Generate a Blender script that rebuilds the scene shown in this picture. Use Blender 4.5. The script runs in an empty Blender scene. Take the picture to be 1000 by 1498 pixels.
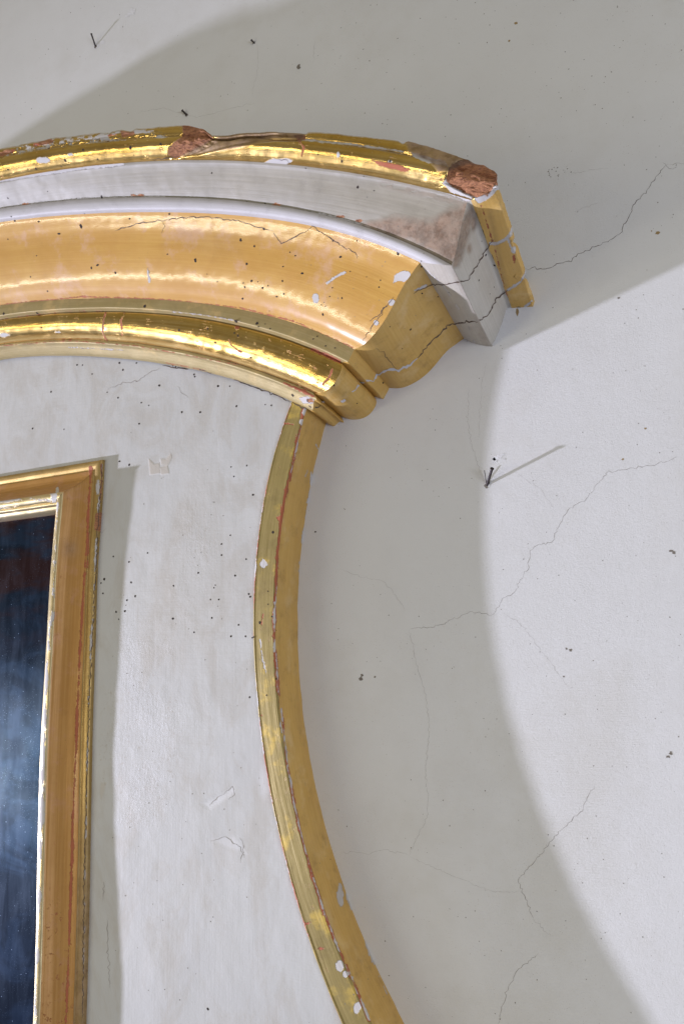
import bpy, math, random
import numpy as np
from mathutils import Vector, Matrix

random.seed(7)
rng = np.random.default_rng(7)
scene = bpy.context.scene
C = scene.collection

# ------------------------------------------------------------------ camera
F_PX, CX, CY = 1040.0, 500.0, 749.0            # focal length and centre in photograph pixels
CAM_D = 0.6                                    # camera stands 0.6 m from the wall plane y = 0
def nrm(v): return v / np.linalg.norm(v)
_P = nrm(np.array([420.0, 201.0, F_PX]))
_q = np.array([-425.0, -29.0, F_PX])
_X = nrm(np.cross(np.cross(_q, [1, -.15, 0]), _P)); _X *= np.sign(_X[0])
_Z = nrm(np.cross(_X, _P)); _Z *= -np.sign(_Z[1])
RM = np.array([_X, _P, _Z])                    # camera (right, down, forward) -> world
cam_data = bpy.data.cameras.new('camera'); cam = bpy.data.objects.new('camera', cam_data); C.objects.link(cam)
right, down, fwd = RM[:, 0], RM[:, 1], RM[:, 2]
cam.matrix_world = Matrix(((right[0], -down[0], -fwd[0], 0), (right[1], -down[1], -fwd[1], -CAM_D),
                           (right[2], -down[2], -fwd[2], 0), (0, 0, 0, 1)))
cam_data.sensor_fit = 'VERTICAL'; cam_data.sensor_height = 36; cam_data.lens = 36 * F_PX / 1498
cam_data.clip_start = .01; cam_data.clip_end = 50
scene.camera = cam

# ------------------------------------------------------------------ world and lamps (dim room)
world = bpy.data.worlds.new('World'); scene.world = world; world.use_nodes = True
wn = world.node_tree; bg = wn.nodes['Background']
tc = wn.nodes.new('ShaderNodeTexCoord'); nz = wn.nodes.new('ShaderNodeTexNoise'); nz.inputs['Scale'].default_value = 1.6
nz.inputs['Detail'].default_value = 2
rp = wn.nodes.new('ShaderNodeValToRGB')
rp.color_ramp.elements[0].position = .35; rp.color_ramp.elements[0].color = (.165, .18, .23, 1)
rp.color_ramp.elements[1].position = .65; rp.color_ramp.elements[1].color = (.26, .29, .46, 1)
wn.links.new(tc.outputs['Generated'], nz.inputs['Vector']); wn.links.new(nz.outputs['Fac'], rp.inputs['Fac'])
sz = wn.nodes.new('ShaderNodeSeparateXYZ'); gm = wn.nodes.new('ShaderNodeMapRange'); gx_ = wn.nodes.new('ShaderNodeMix'); gx_.data_type = 'RGBA'
gm.inputs[1].default_value = -.5; gm.inputs[2].default_value = .7           # cool daylight low in the room, warm light off the ceiling
wn.links.new(tc.outputs['Generated'], sz.inputs[0]); wn.links.new(sz.outputs[2], gm.inputs[0]); wn.links.new(gm.outputs[0], gx_.inputs[0])
wn.links.new(rp.outputs['Color'], gx_.inputs[6]); gx_.inputs[7].default_value = (.41, .36, .21, 1)
wn.links.new(gx_.outputs[2], bg.inputs['Color']); bg.inputs['Strength'].default_value = 1.0

def lamp(name, kind, loc, power, col, size=.05, target=None, size_y=None, spec=1.0):
    d = bpy.data.lights.new(name, kind); d.energy = power; d.color = col; d.specular_factor = spec
    if kind == 'AREA':
        d.shape = 'RECTANGLE'; d.size = size; d.size_y = size_y or size
    else:
        d.shadow_soft_size = size
    o = bpy.data.objects.new(name, d); C.objects.link(o); o.location = loc
    if target is not None:
        o.rotation_euler = (Vector(target) - Vector(loc)).to_track_quat('-Z', 'Y').to_euler()
    return o
fl = lamp('flash_lamp', 'SPOT', (-3.996, -.997, -.882), 1250, (.765, .775, 1.0), .04, (.3, -.1, -.5))
fl.data.spot_size = math.radians(56); fl.data.spot_blend = 1.0
lamp('streak_lamp', 'AREA', (-2.15, -2.2, -.46), 15, (1.0, .91, .68), 1.7, (-.4, 0, .25), .09)  # unseen lamp, drawn out to a thin strip to put streaks on the gilding
lamp('window_light', 'AREA', (1.75, -1.6, -.35), 21, (.80, .85, 1.0), .9, (-.3, 0, 0), .8)
scene.view_settings.view_transform = 'Standard'; scene.view_settings.look = 'None'
scene.view_settings.exposure = 0; scene.view_settings.gamma = 1

# ------------------------------------------------------------------ helpers
def at(u, v, f):
    """world point seen at photograph pixel (u, v), at fraction f of the camera distance in front of the wall"""
    u, v, f = np.broadcast_arrays(np.asarray(u, float), np.asarray(v, float), np.asarray(f, float))
    d = np.stack([u - CX, v - CY, np.full(u.shape, F_PX)], -1) @ RM.T
    p = d * ((1 - f) * CAM_D / d[..., 1])[..., None]
    p[..., 1] -= CAM_D
    return p
def proj(p):
    w = np.array(p, float); w[..., 1] += CAM_D
    k = w @ RM
    return k[..., 0] / k[..., 2] * F_PX + CX, k[..., 1] / k[..., 2] * F_PX + CY

_perm = rng.random((256, 256))
def vnoise(x, y):
    xi = np.floor(x).astype(int); yi = np.floor(y).astype(int); fx = x - xi; fy = y - yi
    fx = fx * fx * (3 - 2 * fx); fy = fy * fy * (3 - 2 * fy)
    g = lambda a, b: _perm[a & 255, b & 255]
    return (g(xi, yi) * (1 - fx) + g(xi + 1, yi) * fx) * (1 - fy) + (g(xi, yi + 1) * (1 - fx) + g(xi + 1, yi + 1) * fx) * fy
def fbm(x, y, o=4):
    r = 0; a = .5
    for i in range(o):
        r = r + a * (vnoise(x * 2 ** i + 17 * i, y * 2 ** i + 31 * i) - .5); a *= .5
    return r                                     # about -0.5 .. 0.5

def pdist(U, V, pts):
    best = np.full(U.shape, 1e9)
    for (x0, y0), (x1, y1) in zip(pts[:-1], pts[1:]):
        dx, dy = x1 - x0, y1 - y0; L = dx * dx + dy * dy + 1e-9
        t = np.clip(((U - x0) * dx + (V - y0) * dy) / L, 0, 1)
        best = np.minimum(best, np.hypot(U - x0 - t * dx, V - y0 - t * dy))
    return best
def mline(U, V, pts, w):                         # 0.5 at the edge of a line w pixels wide
    return np.clip(.5 + (w / 2 - pdist(U, V, pts)) / 8, 0, 1)
def mpoly(U, V, pts, soft=8):
    ins = np.zeros(U.shape, bool); n = len(pts)
    for i in range(n):
        x0, y0 = pts[i]; x1, y1 = pts[(i + 1) % n]
        if y0 == y1: continue
        c = ((V < y0) != (V < y1)) & (U < (x1 - x0) * (V - y0) / (y1 - y0) + x0)
        ins ^= c
    d = pdist(U, V, list(pts) + [pts[0]])
    return np.clip(.5 + np.where(ins, d, -d) / soft, 0, 1)
def mdot(U, V, x, y, rx, ry=None):
    ry = ry or rx
    return np.clip(.5 + (1 - np.hypot((U - x) / rx, (V - y) / ry)) * min(rx, ry) / 8, 0, 1)
def mx(*a):
    r = a[0]
    for b in a[1:]: r = np.maximum(r, b)
    return r

def tag(o, label=None, cat=None, group=None, kind=None):
    for k, v in (('label', label), ('category', cat), ('group', group), ('kind', kind)):
        if v: o[k] = v
    return o
def make(name, V, F, mat, parent=None, smooth=True):
    me = bpy.data.meshes.new(name); V = np.asarray(V, np.float32)
    if isinstance(F, np.ndarray):
        k = F.shape[1]
        me.vertices.add(len(V)); me.vertices.foreach_set('co', V.ravel())
        me.loops.add(F.size); me.loops.foreach_set('vertex_index', F.astype(np.int32).ravel())
        me.polygons.add(len(F)); me.polygons.foreach_set('loop_start', np.arange(0, F.size, k, dtype=np.int32))
        me.update(calc_edges=True)
    else:
        me.from_pydata(V.tolist(), [], F); me.update()
    if smooth: me.polygons.foreach_set('use_smooth', np.ones(len(me.polygons), bool))
    me.materials.append(mat)
    o = bpy.data.objects.new(name, me); C.objects.link(o)
    if parent:
        o.parent = parent
        if parent.name == 'mirror_surround': o.matrix_parent_inverse = PINV
    return o
def gfaces(nu, nv, off=0):
    i = np.arange(nu * nv).reshape(nu, nv) + off
    return np.stack([i[:-1, :-1], i[1:, :-1], i[1:, 1:], i[:-1, 1:]], -1).reshape(-1, 4)
def attr(o, name, data):
    me = o.data
    a = me.attributes.new(name, 'FLOAT_COLOR', 'POINT'); a.data.foreach_set('color', np.ascontiguousarray(data, np.float32).ravel())
def sv_attr(o, sv):
    a = o.data.attributes.new('sv', 'FLOAT_VECTOR', 'POINT'); a.data.foreach_set('vector', np.ascontiguousarray(sv, np.float32).ravel())
def grid(name, P, mat, parent=None, masks=None, flip=False):
    """P (nu, nv, 3); masks(U, V, P) -> dict of fields chip, bole, wood, dirt"""
    nu, nv = P.shape[:2]; F = gfaces(nu, nv)
    if flip: F = F[:, ::-1].copy()
    o = make(name, P.reshape(-1, 3), F, mat, parent)
    s = np.concatenate([np.zeros((1, nv)), np.cumsum(np.linalg.norm(np.diff(P, axis=0), axis=2), 0)], 0)
    w = np.concatenate([np.zeros((nu, 1)), np.cumsum(np.linalg.norm(np.diff(P, axis=1), axis=2), 1)], 1)
    sv_attr(o, np.stack([s, w, np.zeros_like(s)], -1))
    if not masks: attr(o, 'mask', np.zeros((nu * nv, 4)))
    if masks:
        U, V = proj(P); m = masks(U, V, P); z = np.zeros(U.shape)
        attr(o, 'mask', np.stack([m.get('chip', z), m.get('bole', z), m.get('wood', z), m.get('dirt', z)], -1))
    return o

# ------------------------------------------------------------------ materials
PINV = Matrix.Translation((.70, 0, .75))
class NT:
    def __init__(s, name):
        s.m = bpy.data.materials.new(name); s.m.use_nodes = True; s.t = s.m.node_tree
        s.b = s.t.nodes['Principled BSDF']; s.pos = s.n('ShaderNodeNewGeometry').outputs['Position']
        a = s.n('ShaderNodeAttribute'); a.attribute_name = 'sv'; s.sv = a.outputs['Vector']
        a = s.n('ShaderNodeAttribute'); a.attribute_name = 'mask'; sep = s.n('ShaderNodeSeparateColor')
        s.l(a.outputs['Color'], sep.inputs[0]); s.ch = [sep.outputs[0], sep.outputs[1], sep.outputs[2], a.outputs['Alpha']]
    def n(s, t, **k):
        x = s.t.nodes.new(t)
        for a, b in k.items(): setattr(x, a, b)
        return x
    def l(s, a, b): s.t.links.new(a, b)
    def put(s, sock, v):
        if isinstance(v, bpy.types.NodeSocket): s.l(v, sock)
        elif isinstance(v, (tuple, list)) and len(v) == 3 and sock.type == 'RGBA': sock.default_value = (*v, 1)
        else: sock.default_value = v
    def math(s, op, a, b=0.0, c=None, clamp=False):
        x = s.n('ShaderNodeMath', operation=op, use_clamp=clamp); s.put(x.inputs[0], a); s.put(x.inputs[1], b)
        if c is not None: s.put(x.inputs[2], c)
        return x.outputs[0]
    def mix(s, f, a, b):
        x = s.n('ShaderNodeMix', data_type='RGBA'); s.put(x.inputs[0], f); s.put(x.inputs[6], a); s.put(x.inputs[7], b)
        return x.outputs[2]
    def scale(s, vec, sc):
        x = s.n('ShaderNodeVectorMath', operation='MULTIPLY'); s.l(vec, x.inputs[0]); x.inputs[1].default_value = sc
        return x.outputs[0]
    def noise(s, vec, sc, det=4, rough=.55, dist=0.0):
        v = s.scale(vec, sc if isinstance(sc, tuple) else (sc, sc, sc))
        x = s.n('ShaderNodeTexNoise'); s.l(v, x.inputs['Vector']); x.inputs['Scale'].default_value = 1
        x.inputs['Detail'].default_value = det; x.inputs['Roughness'].default_value = rough; x.inputs['Distortion'].default_value = dist
        return x.outputs['Fac']
    def vor(s, vec, sc, feat='F1'):
        x = s.n('ShaderNodeTexVoronoi', feature=feat); s.l(vec, x.inputs['Vector']); x.inputs['Scale'].default_value = sc
        return x.outputs['Distance']
    def step(s, v, a, b, lo=0.0, hi=1.0):
        x = s.n('ShaderNodeMapRange', interpolation_type='SMOOTHSTEP'); s.put(x.inputs[0], v)
        for i, k in zip((1, 2, 3, 4), (a, b, lo, hi)): x.inputs[i].default_value = k
        return x.outputs[0]
    def bump(s, h, dist, strength=1.0, prev=None):
        x = s.n('ShaderNodeBump'); s.l(h, x.inputs['Height']); x.inputs['Distance'].default_value = dist
        x.inputs['Strength'].default_value = strength
        if prev is not None: s.l(prev, x.inputs['Normal'])
        return x.outputs[0]
    def out(s, col, rough, metal=0.0, nor=None, coat=0, coat_rough=.2):
        s.put(s.b.inputs['Base Color'], col); s.put(s.b.inputs['Roughness'], rough); s.put(s.b.inputs['Metallic'], metal)
        if nor is not None: s.l(nor, s.b.inputs['Normal'])
        s.put(s.b.inputs['Coat Weight'], coat); s.b.inputs['Coat Roughness'].default_value = coat_rough
        return s.m

GESSO = (.60, .58, .55); BOLE = (.33, .075, .035); WOOD = (.30, .125, .055); DIRT = (.17, .105, .07)
def surface(name, a, b, rough=.3, metal=0.0, streak=.5, spots=.0, coat=0.0, coat_rough=.2, wave=.00012, rub=.0,
            c3=None, brush=.00008, stain=.25):
    """painted or gilded surface with worn patches driven by the mask attribute"""
    t = NT(name)
    big = t.noise(t.pos, 22, 4, .6); mid = t.noise(t.pos, 130, 4, .6); fine = t.noise(t.pos, 700, 3, .6)
    st = t.noise(t.sv, (9, 480, 1), 4, .6); st2 = t.noise(t.sv, (30, 1500, 1), 3, .6)
    f = t.math('ADD', t.math('MULTIPLY', big, .6), t.math('MULTIPLY', st, streak))
    f = t.step(f, .3 + .25 * streak, .62 + .5 * streak)
    col = t.mix(f, a, b)
    if c3: col = t.mix(t.math('MULTIPLY', t.step(t.noise(t.pos, 38, 5, .65), .52, .7), .8), col, c3)
    # grime in soft clouds and tiny specks
    col = t.mix(t.math('MULTIPLY', t.step(t.noise(t.pos, 60, 6, .7), .5, .78), stain), col, (a[0] * .45, a[1] * .42, a[2] * .4))
    speck = t.step(t.vor(t.pos, 380), .12, .05)
    speck = t.math('MULTIPLY', speck, t.step(t.noise(t.pos, 90, 2), .52, .6))
    col = t.mix(t.math('MULTIPLY', speck, .7), col, (.09, .06, .04))
    edge = t.math('ADD', t.math('MULTIPLY', t.math('SUBTRACT', t.noise(t.pos, 520, 4, .7), .5), .5), t.math('MULTIPLY', t.math('SUBTRACT', t.noise(t.pos, 190, 3, .6), .5), .7))
    def m(i, w=.07):
        c = t.ch[i]
        v = t.math('ADD', c, t.math('MULTIPLY', edge, t.step(c, .0, .3)))
        return t.step(v, .5 - w, .5 + w)
    bole = m(1); chip = m(0); wood = m(2)
    dirt = t.math('MULTIPLY', t.ch[3], t.math('ADD', t.math('MULTIPLY', t.noise(t.pos, 110, 6, .75), 1.3), .22), clamp=True)
    if rub:                                       # random rubbed-through bole along the brush direction
        r = t.step(t.math('ADD', t.math('MULTIPLY', st2, .5), t.math('MULTIPLY', mid, .6)), .66, .74)
        bole = t.math('MAXIMUM', bole, t.math('MULTIPLY', r, rub))
    col = t.mix(bole, col, t.mix(mid, BOLE, (.46, .16, .07)))
    col = t.mix(chip, col, t.mix(big, GESSO, (.46, .43, .40)))
    wc = t.mix(t.step(t.noise(t.pos, (240, 600, 700), 6, .75), .3, .6), (.19, .065, .03), (.58, .26, .12))
    wc = t.mix(t.step(t.vor(t.pos, 330), .12, .05), wc, (.03, .012, .008))
    col = t.mix(wood, col, wc)
    col = t.mix(dirt, col, t.mix(t.step(t.noise(t.pos, 95, 5, .7), .38, .62), (.15, .085, .045), (.31, .205, .13)))
    gone = t.math('MAXIMUM', t.math('MAXIMUM', bole, chip), t.math('MAXIMUM', wood, dirt))
    keep = t.math('SUBTRACT', 1.0, gone, clamp=True)
    rg = t.math('ADD', t.math('MULTIPLY', t.math('SUBTRACT', mid, .5), .12), rough)
    rg = t.math('ADD', t.math('MULTIPLY', rg, keep), t.math('MULTIPLY', gone, .8)); met = t.math('MULTIPLY', keep, metal)
    h = t.bump(t.noise(t.pos, 75, 3, .5), wave, .8)
    h = t.bump(st, brush * 2, .8, h); h = t.bump(st2, brush, .6, h); h = t.bump(fine, .00005, .6, h)
    h = t.bump(keep, .0005, .9, h)
    h = t.bump(t.math('MULTIPLY', wood, t.noise(t.pos, (420, 700, 800), 6, .8)), .0022, 1.0, h)
    return t.out(col, rg, met, h, t.math('MULTIPLY', keep, coat) if coat else 0, coat_rough)

M = {}
M['burnished'] = surface('burnished_gold_leaf', (.47, .30, .08), (.68, .50, .21), .20, 1.0, .7, rub=.7, stain=.5)
M['band'] = surface('dull_gold_leaf', (.26, .195, .06), (.33, .255, .085), .5, .3, .8, rub=.35, c3=(.60, .42, .08), stain=.4)
M['pale'] = surface('pale_rubbed_gilding', (.34, .265, .10), (.44, .35, .16), .45, .3, .8, rub=.3, c3=(.58, .42, .17), stain=.3)
M['ochre'] = surface('ochre_water_gilding', (.50, .255, .03), (.60, .35, .06), .68, .05, .5, coat=1.0, coat_rough=.15, wave=.0001,
                     c3=(.58, .34, .17), stain=.15)
M['ochre_side'] = surface('matt_ochre_dimmed_gilt', (.58, .345, .075), (.66, .42, .11), .52, .12, 1.0, coat=.15, coat_rough=.45, rub=.25, stain=.55, c3=(.68, .47, .19))  # matt ochre sides; on the returns, the front's gold recoloured for their different light
M['cream'] = surface('cream_gesso_paint', (.47, .435, .36), (.56, .525, .455), .48, 0, .9, stain=.16, brush=.00012)
M['fascia'] = surface('shaded_cream_gesso', (.26, .235, .175), (.35, .315, .24), .5, 0, .55, stain=.25, brush=.00007)  # same gesso as the cream return, painted darker for dimmer light on the front
M['lip'] = surface('white_gesso_edge', (.46, .44, .42), (.54, .51, .495), .55, 0, .3, stain=.35)
M['old_gold'] = surface('tarnished_gold_leaf', (.42, .28, .09), (.56, .41, .17), .42, .75, .7, rub=.7, stain=.5)
M['pale_leaf'] = surface('pale_worn_gold_leaf', (.62, .49, .25), (.78, .67, .42), .34, .8, .6, rub=.3, stain=.45)
M['cove'] = surface('rubbed_orange_gilding', (.43, .21, .045), (.53, .285, .08), .45, .25, 1.1, rub=.3, coat=.2, c3=(.52, .27, .13), stain=.2)

def board_mat():
    t = NT('aged_grey_white_paint')
    big = t.noise(t.pos, 7, 4, .6); mid = t.noise(t.pos, 34, 5, .65); fine = t.noise(t.pos, 420, 4, .7)
    brv = t.noise(t.pos, (260, 60, 18), 4, .6, .6); brh = t.noise(t.pos, (30, 60, 320), 4, .6, .4)
    col = t.mix(t.step(big, .35, .65), (.525, .525, .50), (.56, .56, .53))
    col = t.mix(t.math('MULTIPLY', t.step(t.noise(t.pos, (26, 26, 12), 6, .7, .8), .44, .66), .65), col, (.47, .445, .39))
    col = t.mix(t.math('MULTIPLY', t.ch[0], .75), col, (.50, .455, .38))           # old fill and stains
    col = t.mix(t.math('MULTIPLY', t.ch[1], .7), col, (.67, .67, .66))             # paler retouching
    g = t.math('MULTIPLY', t.step(t.noise(t.pos, 260, 5, .8), .55, .7), t.ch[3])
    col = t.mix(t.math('MULTIPLY', g, .8), col, (.33, .27, .19))
    sp = t.math('MULTIPLY', t.step(t.vor(t.pos, 300), .09, .03), t.step(t.noise(t.pos, 50, 2), .5, .62))
    col = t.mix(t.math('MULTIPLY', sp, .6), col, (.28, .22, .15))
    h = t.bump(mid, .0006, .5); h = t.bump(brv, .00012, .8, h)
    h = t.bump(t.math('MULTIPLY', brh, t.step(big, .42, .6)), .0002, .7, h)
    h = t.bump(fine, .00010, .7, h)
    h = t.bump(t.math('MULTIPLY', t.ch[2], t.noise(t.pos, (420, 420, 240), 5, .75)), .00075, 1.0, h)
    h = t.bump(t.math('ADD', t.ch[0], t.math('MULTIPLY', t.ch[1], -1)), .0004, .7, h)
    return t.out(col, t.math('ADD', .42, t.math('MULTIPLY', mid, .2)), 0, h)
M['board'] = board_mat()

def wall_mat():
    t = NT('old_lime_plaster')
    big = t.noise(t.pos, 2.6, 4, .6); mid = t.noise(t.pos, 14, 5, .6)
    gr = t.noise(t.pos, 520, 5, .75); gr2 = t.noise(t.pos, 1500, 2, .6)
    col = t.mix(t.step(big, .35, .65), (.678, .675, .65), (.716, .713, .692))
    col = t.mix(t.math('MULTIPLY', t.step(mid, .42, .72), .35), col, (.63, .62, .59))
    col = t.mix(t.math('MULTIPLY', t.step(t.noise(t.pos, 5, 5, .7), .48, .70), .6), col, (.625, .61, .56))
    for sc, lo, c, k in ((420, .12, (.30, .24, .17), .8), (760, .17, (.34, .28, .20), .7), (160, .06, (.12, .09, .07), .85)):
        s_ = t.math('MULTIPLY', t.step(t.vor(t.pos, sc), lo, lo * .35), t.step(t.noise(t.pos, sc * .12, 3), .48, .62))
        col = t.mix(t.math('MULTIPLY', s_, k), col, c)
    h = t.bump(mid, .0008, .6); h = t.bump(t.noise(t.pos, 60, 4, .6), .0004, .6, h)
    h = t.bump(t.noise(t.pos, 640, 6, .8, .9), .00045, .8, h); h = t.bump(gr2, .00008, .7, h)
    tr = t.noise(t.pos, (70, 100, 900), 2, .5)         # trowel and brush drag in patches
    h = t.bump(t.math('MULTIPLY', tr, t.step(t.noise(t.pos, 6, 3), .5, .62)), .00018, .8, h)
    return t.out(col, .75, 0, h)
M['wall'] = wall_mat()

def plain(name, col, rough=.7, metal=0.0, b=.0003, sc=500, col2=None):
    t = NT(name); n = t.noise(t.pos, sc, 4, .7)
    return t.out(t.mix(n, col, col2 or tuple(c * .6 for c in col)), rough, metal, t.bump(n, b, .8))
M['hole'] = plain('woodworm_hole_dark', (.035, .022, .015), .9)
M['crack'] = plain('crack_shadow_brown', (.13, .09, .065), .9)
M['faint'] = plain('hairline_crack_grey', (.46, .43, .39), .9)
M['hair'] = plain('thin_plaster_crack', (.24, .20, .165), .9)
M['gesso'] = plain('exposed_gesso', (.62, .61, .61), .7, 0, .0004, 600, (.48, .46, .45))
M['bole'] = plain('exposed_red_bole', (.36, .09, .045), .6, 0, .0003, 600, (.24, .06, .03))
M['iron'] = plain('rusty_nail_iron', (.075, .065, .065), .5, .6, .0004, 900, (.03, .02, .018))
M['filler'] = plain('white_wall_filler', (.76, .76, .76), .8, 0, .0012, 330, (.66, .65, .63))
M['ding'] = plain('grey_brown_chip', (.25, .22, .18), .9, 0, .0006, 500)
M['mark'] = plain('yellow_brown_stain', (.40, .28, .12), .9)
M['back'] = plain('bare_back_wood', (.25, .16, .09), .8)

def glass_mat():
    t = NT('old_mirror_glass')
    n = t.noise(t.pos, 30, 5, .7); sm = t.noise(t.pos, (60, 50, 12), 5, .65, .6)
    dust = t.math('MULTIPLY', t.step(t.vor(t.pos, 620), .22, .06), t.step(t.noise(t.pos, 45, 3), .42, .6))
    d2 = t.step(t.vor(t.pos, 150), .07, .03)
    sx = t.n('ShaderNodeSeparateXYZ'); t.l(t.pos, sx.inputs[0]); z = sx.outputs[2]
    dust_glow = t.math('MULTIPLY', t.step(z, -.21, -.09), t.step(z, .06, -.07))         # a dusty band, painted as the mirror's hazy blue glow
    dust_glow = t.math('MULTIPLY', dust_glow, t.step(t.noise(t.pos, (30, 40, 16), 3, .6, .3), .3, .75))
    haze = t.math('ADD', t.math('MULTIPLY', dust_glow, .08), t.math('MULTIPLY', t.step(sm, .4, .75), .04))
    d = t.math('ADD', t.math('MAXIMUM', t.math('MULTIPLY', dust, t.math('ADD', .22, t.math('MULTIPLY', dust_glow, .6))), t.math('MULTIPLY', d2, .85)), haze, clamp=True)
    silver = t.mix(t.step(t.noise(t.pos, (16, 16, 26), 4, .6, 1.0), .4, .62), (.008, .017, .036), (.018, .036, .075))
    silver = t.mix(t.math('MULTIPLY', t.step(z, .0, .10), t.step(t.noise(t.pos, (14, 14, 40), 3, .6), .38, .6)), silver, (.035, .016, .017))  # reddish-brown tint on the upper glass paints the dark room's reflection
    col = t.mix(d, silver, (.30, .43, .66))
    met = t.math('SUBTRACT', 1.0, t.math('MULTIPLY', d, .9), clamp=True)
    return t.out(col, t.math('ADD', .20, t.math('MULTIPLY', sm, .20)), met, t.bump(n, .00004, .3))
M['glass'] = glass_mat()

# ------------------------------------------------------------------ the wall
wall = make('wall', [(-4.6, 0, -3), (3, 0, -3), (3, 0, 3), (-4.6, 0, 3)], [[0, 1, 2, 3]], M['wall'], smooth=False)
tag(wall, kind='structure')

# ------------------------------------------------------------------ the mirror surround
root = bpy.data.objects.new('mirror_surround', None); C.objects.link(root); root.location = (-.70, 0, -.75)
tag(root, 'large worm eaten cream and gilt mirror surround with arched cornice, hanging on the plaster wall', 'mirror')

XC = -.70

ribs_px = {
 'crown_top': (.245, [(0, 218), (80, 200), (160, 189), (256, 185), (460, 193), (560, 204), (600, 207), (660, 219), (731, 250)]),
 'line1': (.257, [(0, 232), (120, 214), (260, 200), (400, 204), (444, 206), (520, 216), (592, 228)]),
 'bead_bot': (.25, [(0, 264), (120, 244), (240, 233), (400, 239), (460, 246), (560, 260), (640, 276), (688, 292)]),
 'corona_bot': (.2145, [(0, 306), (120, 291), (224, 288), (400, 304), (480, 315), (540, 332), (600, 359), (660, 388)]),
 'cyma_top': (.208, [(0, 326), (120, 312), (200, 309), (320, 314), (400, 325), (480, 334), (540, 350), (614, 384)]),
 'cyma_bot': (.14, [(0, 447), (120, 435.5), (240, 440), (350, 452), (400, 464), (430, 472), (518, 511)]),
 'fillet_bot': (.137, [(0, 466), (100, 454), (200, 456), (320, 470), (400, 488), (430, 500), (496, 528)]),
 'lbead_bot': (.105, [(0, 504), (100, 496), (200, 504), (350, 532), (400, 552), (458, 575)]),
 'board_top': (.078, [(0, 524), (80, 517), (200, 526), (280, 539), (350, 556), (400, 574), (430, 588), (448, 597)])}
rib = {}; XM = {}
for k, (f, pts) in ribs_px.items():
    W = at([p[0] for p in pts], [p[1] for p in pts], f)
    t2 = (W[:, 0] - XC) ** 2; A = np.stack([np.ones_like(t2), t2, t2 ** 2, t2 ** 3], 1)
    w = np.ones(len(t2)); w[-1] = 6
    rib[k] = np.linalg.lstsq(A * w[:, None], W[:, 2] * w, rcond=None)[0]; XM[k] = W[-1, 0]
XM['line1'] = -.0525; XM['crown_top'] = -.055
def rz(k, x):
    t2 = (x - XC) ** 2; c = rib[k]; lift = np.clip((-1.04 - x) / .2, 0, 1.5)   # unseen left half of the arch, bent to shape its shadow on the wall
    return c[0] + c[1] * t2 + c[2] * t2 * t2 + c[3] * t2 ** 3 - .034 * np.exp(-((x + .81) / .105) ** 2) + .024 * lift

def smooth_profile(knots, n):
    K = np.array(knots, float); d = np.concatenate([[0], np.cumsum(np.hypot(np.diff(K[:, 0] * 4), np.diff(K[:, 1])) + 1e-6)])
    q = np.linspace(0, d[-1], n); out = []
    Kp = np.vstack([2 * K[0] - K[1], K, 2 * K[-1] - K[-2]])
    for s in q:
        i = min(np.searchsorted(d, s, 'right') - 1, len(K) - 2); t = (s - d[i]) / (d[i + 1] - d[i])
        p0, p1, p2, p3 = Kp[i], Kp[i + 1], Kp[i + 2], Kp[i + 3]
        out.append(.5 * ((2 * p1) + (-p0 + p2) * t + (2 * p0 - 5 * p1 + 4 * p2 - p3) * t ** 2 + (-p0 + 3 * p1 - 3 * p2 + p3) * t ** 3))
    return np.array(out)

S_DENSE = np.linspace(-.02, 1, 980); S_COARSE = np.linspace(-1, -.02, 90)
def front_grid(kt, kb, knots, n, S=None):
    S = S_DENSE if S is None else S
    K = smooth_profile(knots, n); f, t = K[:, 0], K[:, 1]
    ft, fb = knots[0][0], knots[-1][0]
    # the corner line runs through both rib ends and follows the depth of the profile
    xm = XM[kt] * (1 - t) + XM[kb] * t
    lin = ft * (1 - t) + fb * t
    xm = xm + (f - lin) * .6 * 1.25
    x = XC + (xm[None, :] - XC) * S[:, None]
    z = rz(kt, x) * (1 - t) + rz(kb, x) * t
    return np.stack([x, np.broadcast_to(-f * CAM_D, x.shape), z], -1)
def wob(P, amp=.0005):
    s = P[..., 0]; r = P[..., 2]
    P[..., 1] += amp * 2 * fbm(s * 45 + 3, r * 70, 3); P[..., 2] += amp * fbm(s * 30 + 90, r * 60 + 8, 3)
    return P
def ret_grid(front, n=150, sign=1):
    m = front[-1].copy()
    y = np.linspace(0, 1, n)[:, None]
    P = np.repeat(m[None], n, 0).copy(); P[..., 1] = m[None, :, 1] * (1 - y) + .002 * y
    fm = -m[None, :, 1] / CAM_D                     # the mitred return has dropped and spread a little towards the wall
    P[..., 0] += sign * np.clip((fm - .09) / .11, 0, 1) * .0055 * y; P[..., 2] -= np.clip(fm - .078, 0, 1) * .072 * y
    amp = .0012 * np.sin(np.clip(y, 0, 1) * math.pi / 2)
    P[..., 0] += amp * 2 * fbm(P[..., 1] * 45 + 5, P[..., 2] * 30, 3); P[..., 2] += amp * fbm(P[..., 1] * 40, P[..., 2] * 20 + 7, 3)
    return P

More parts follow.
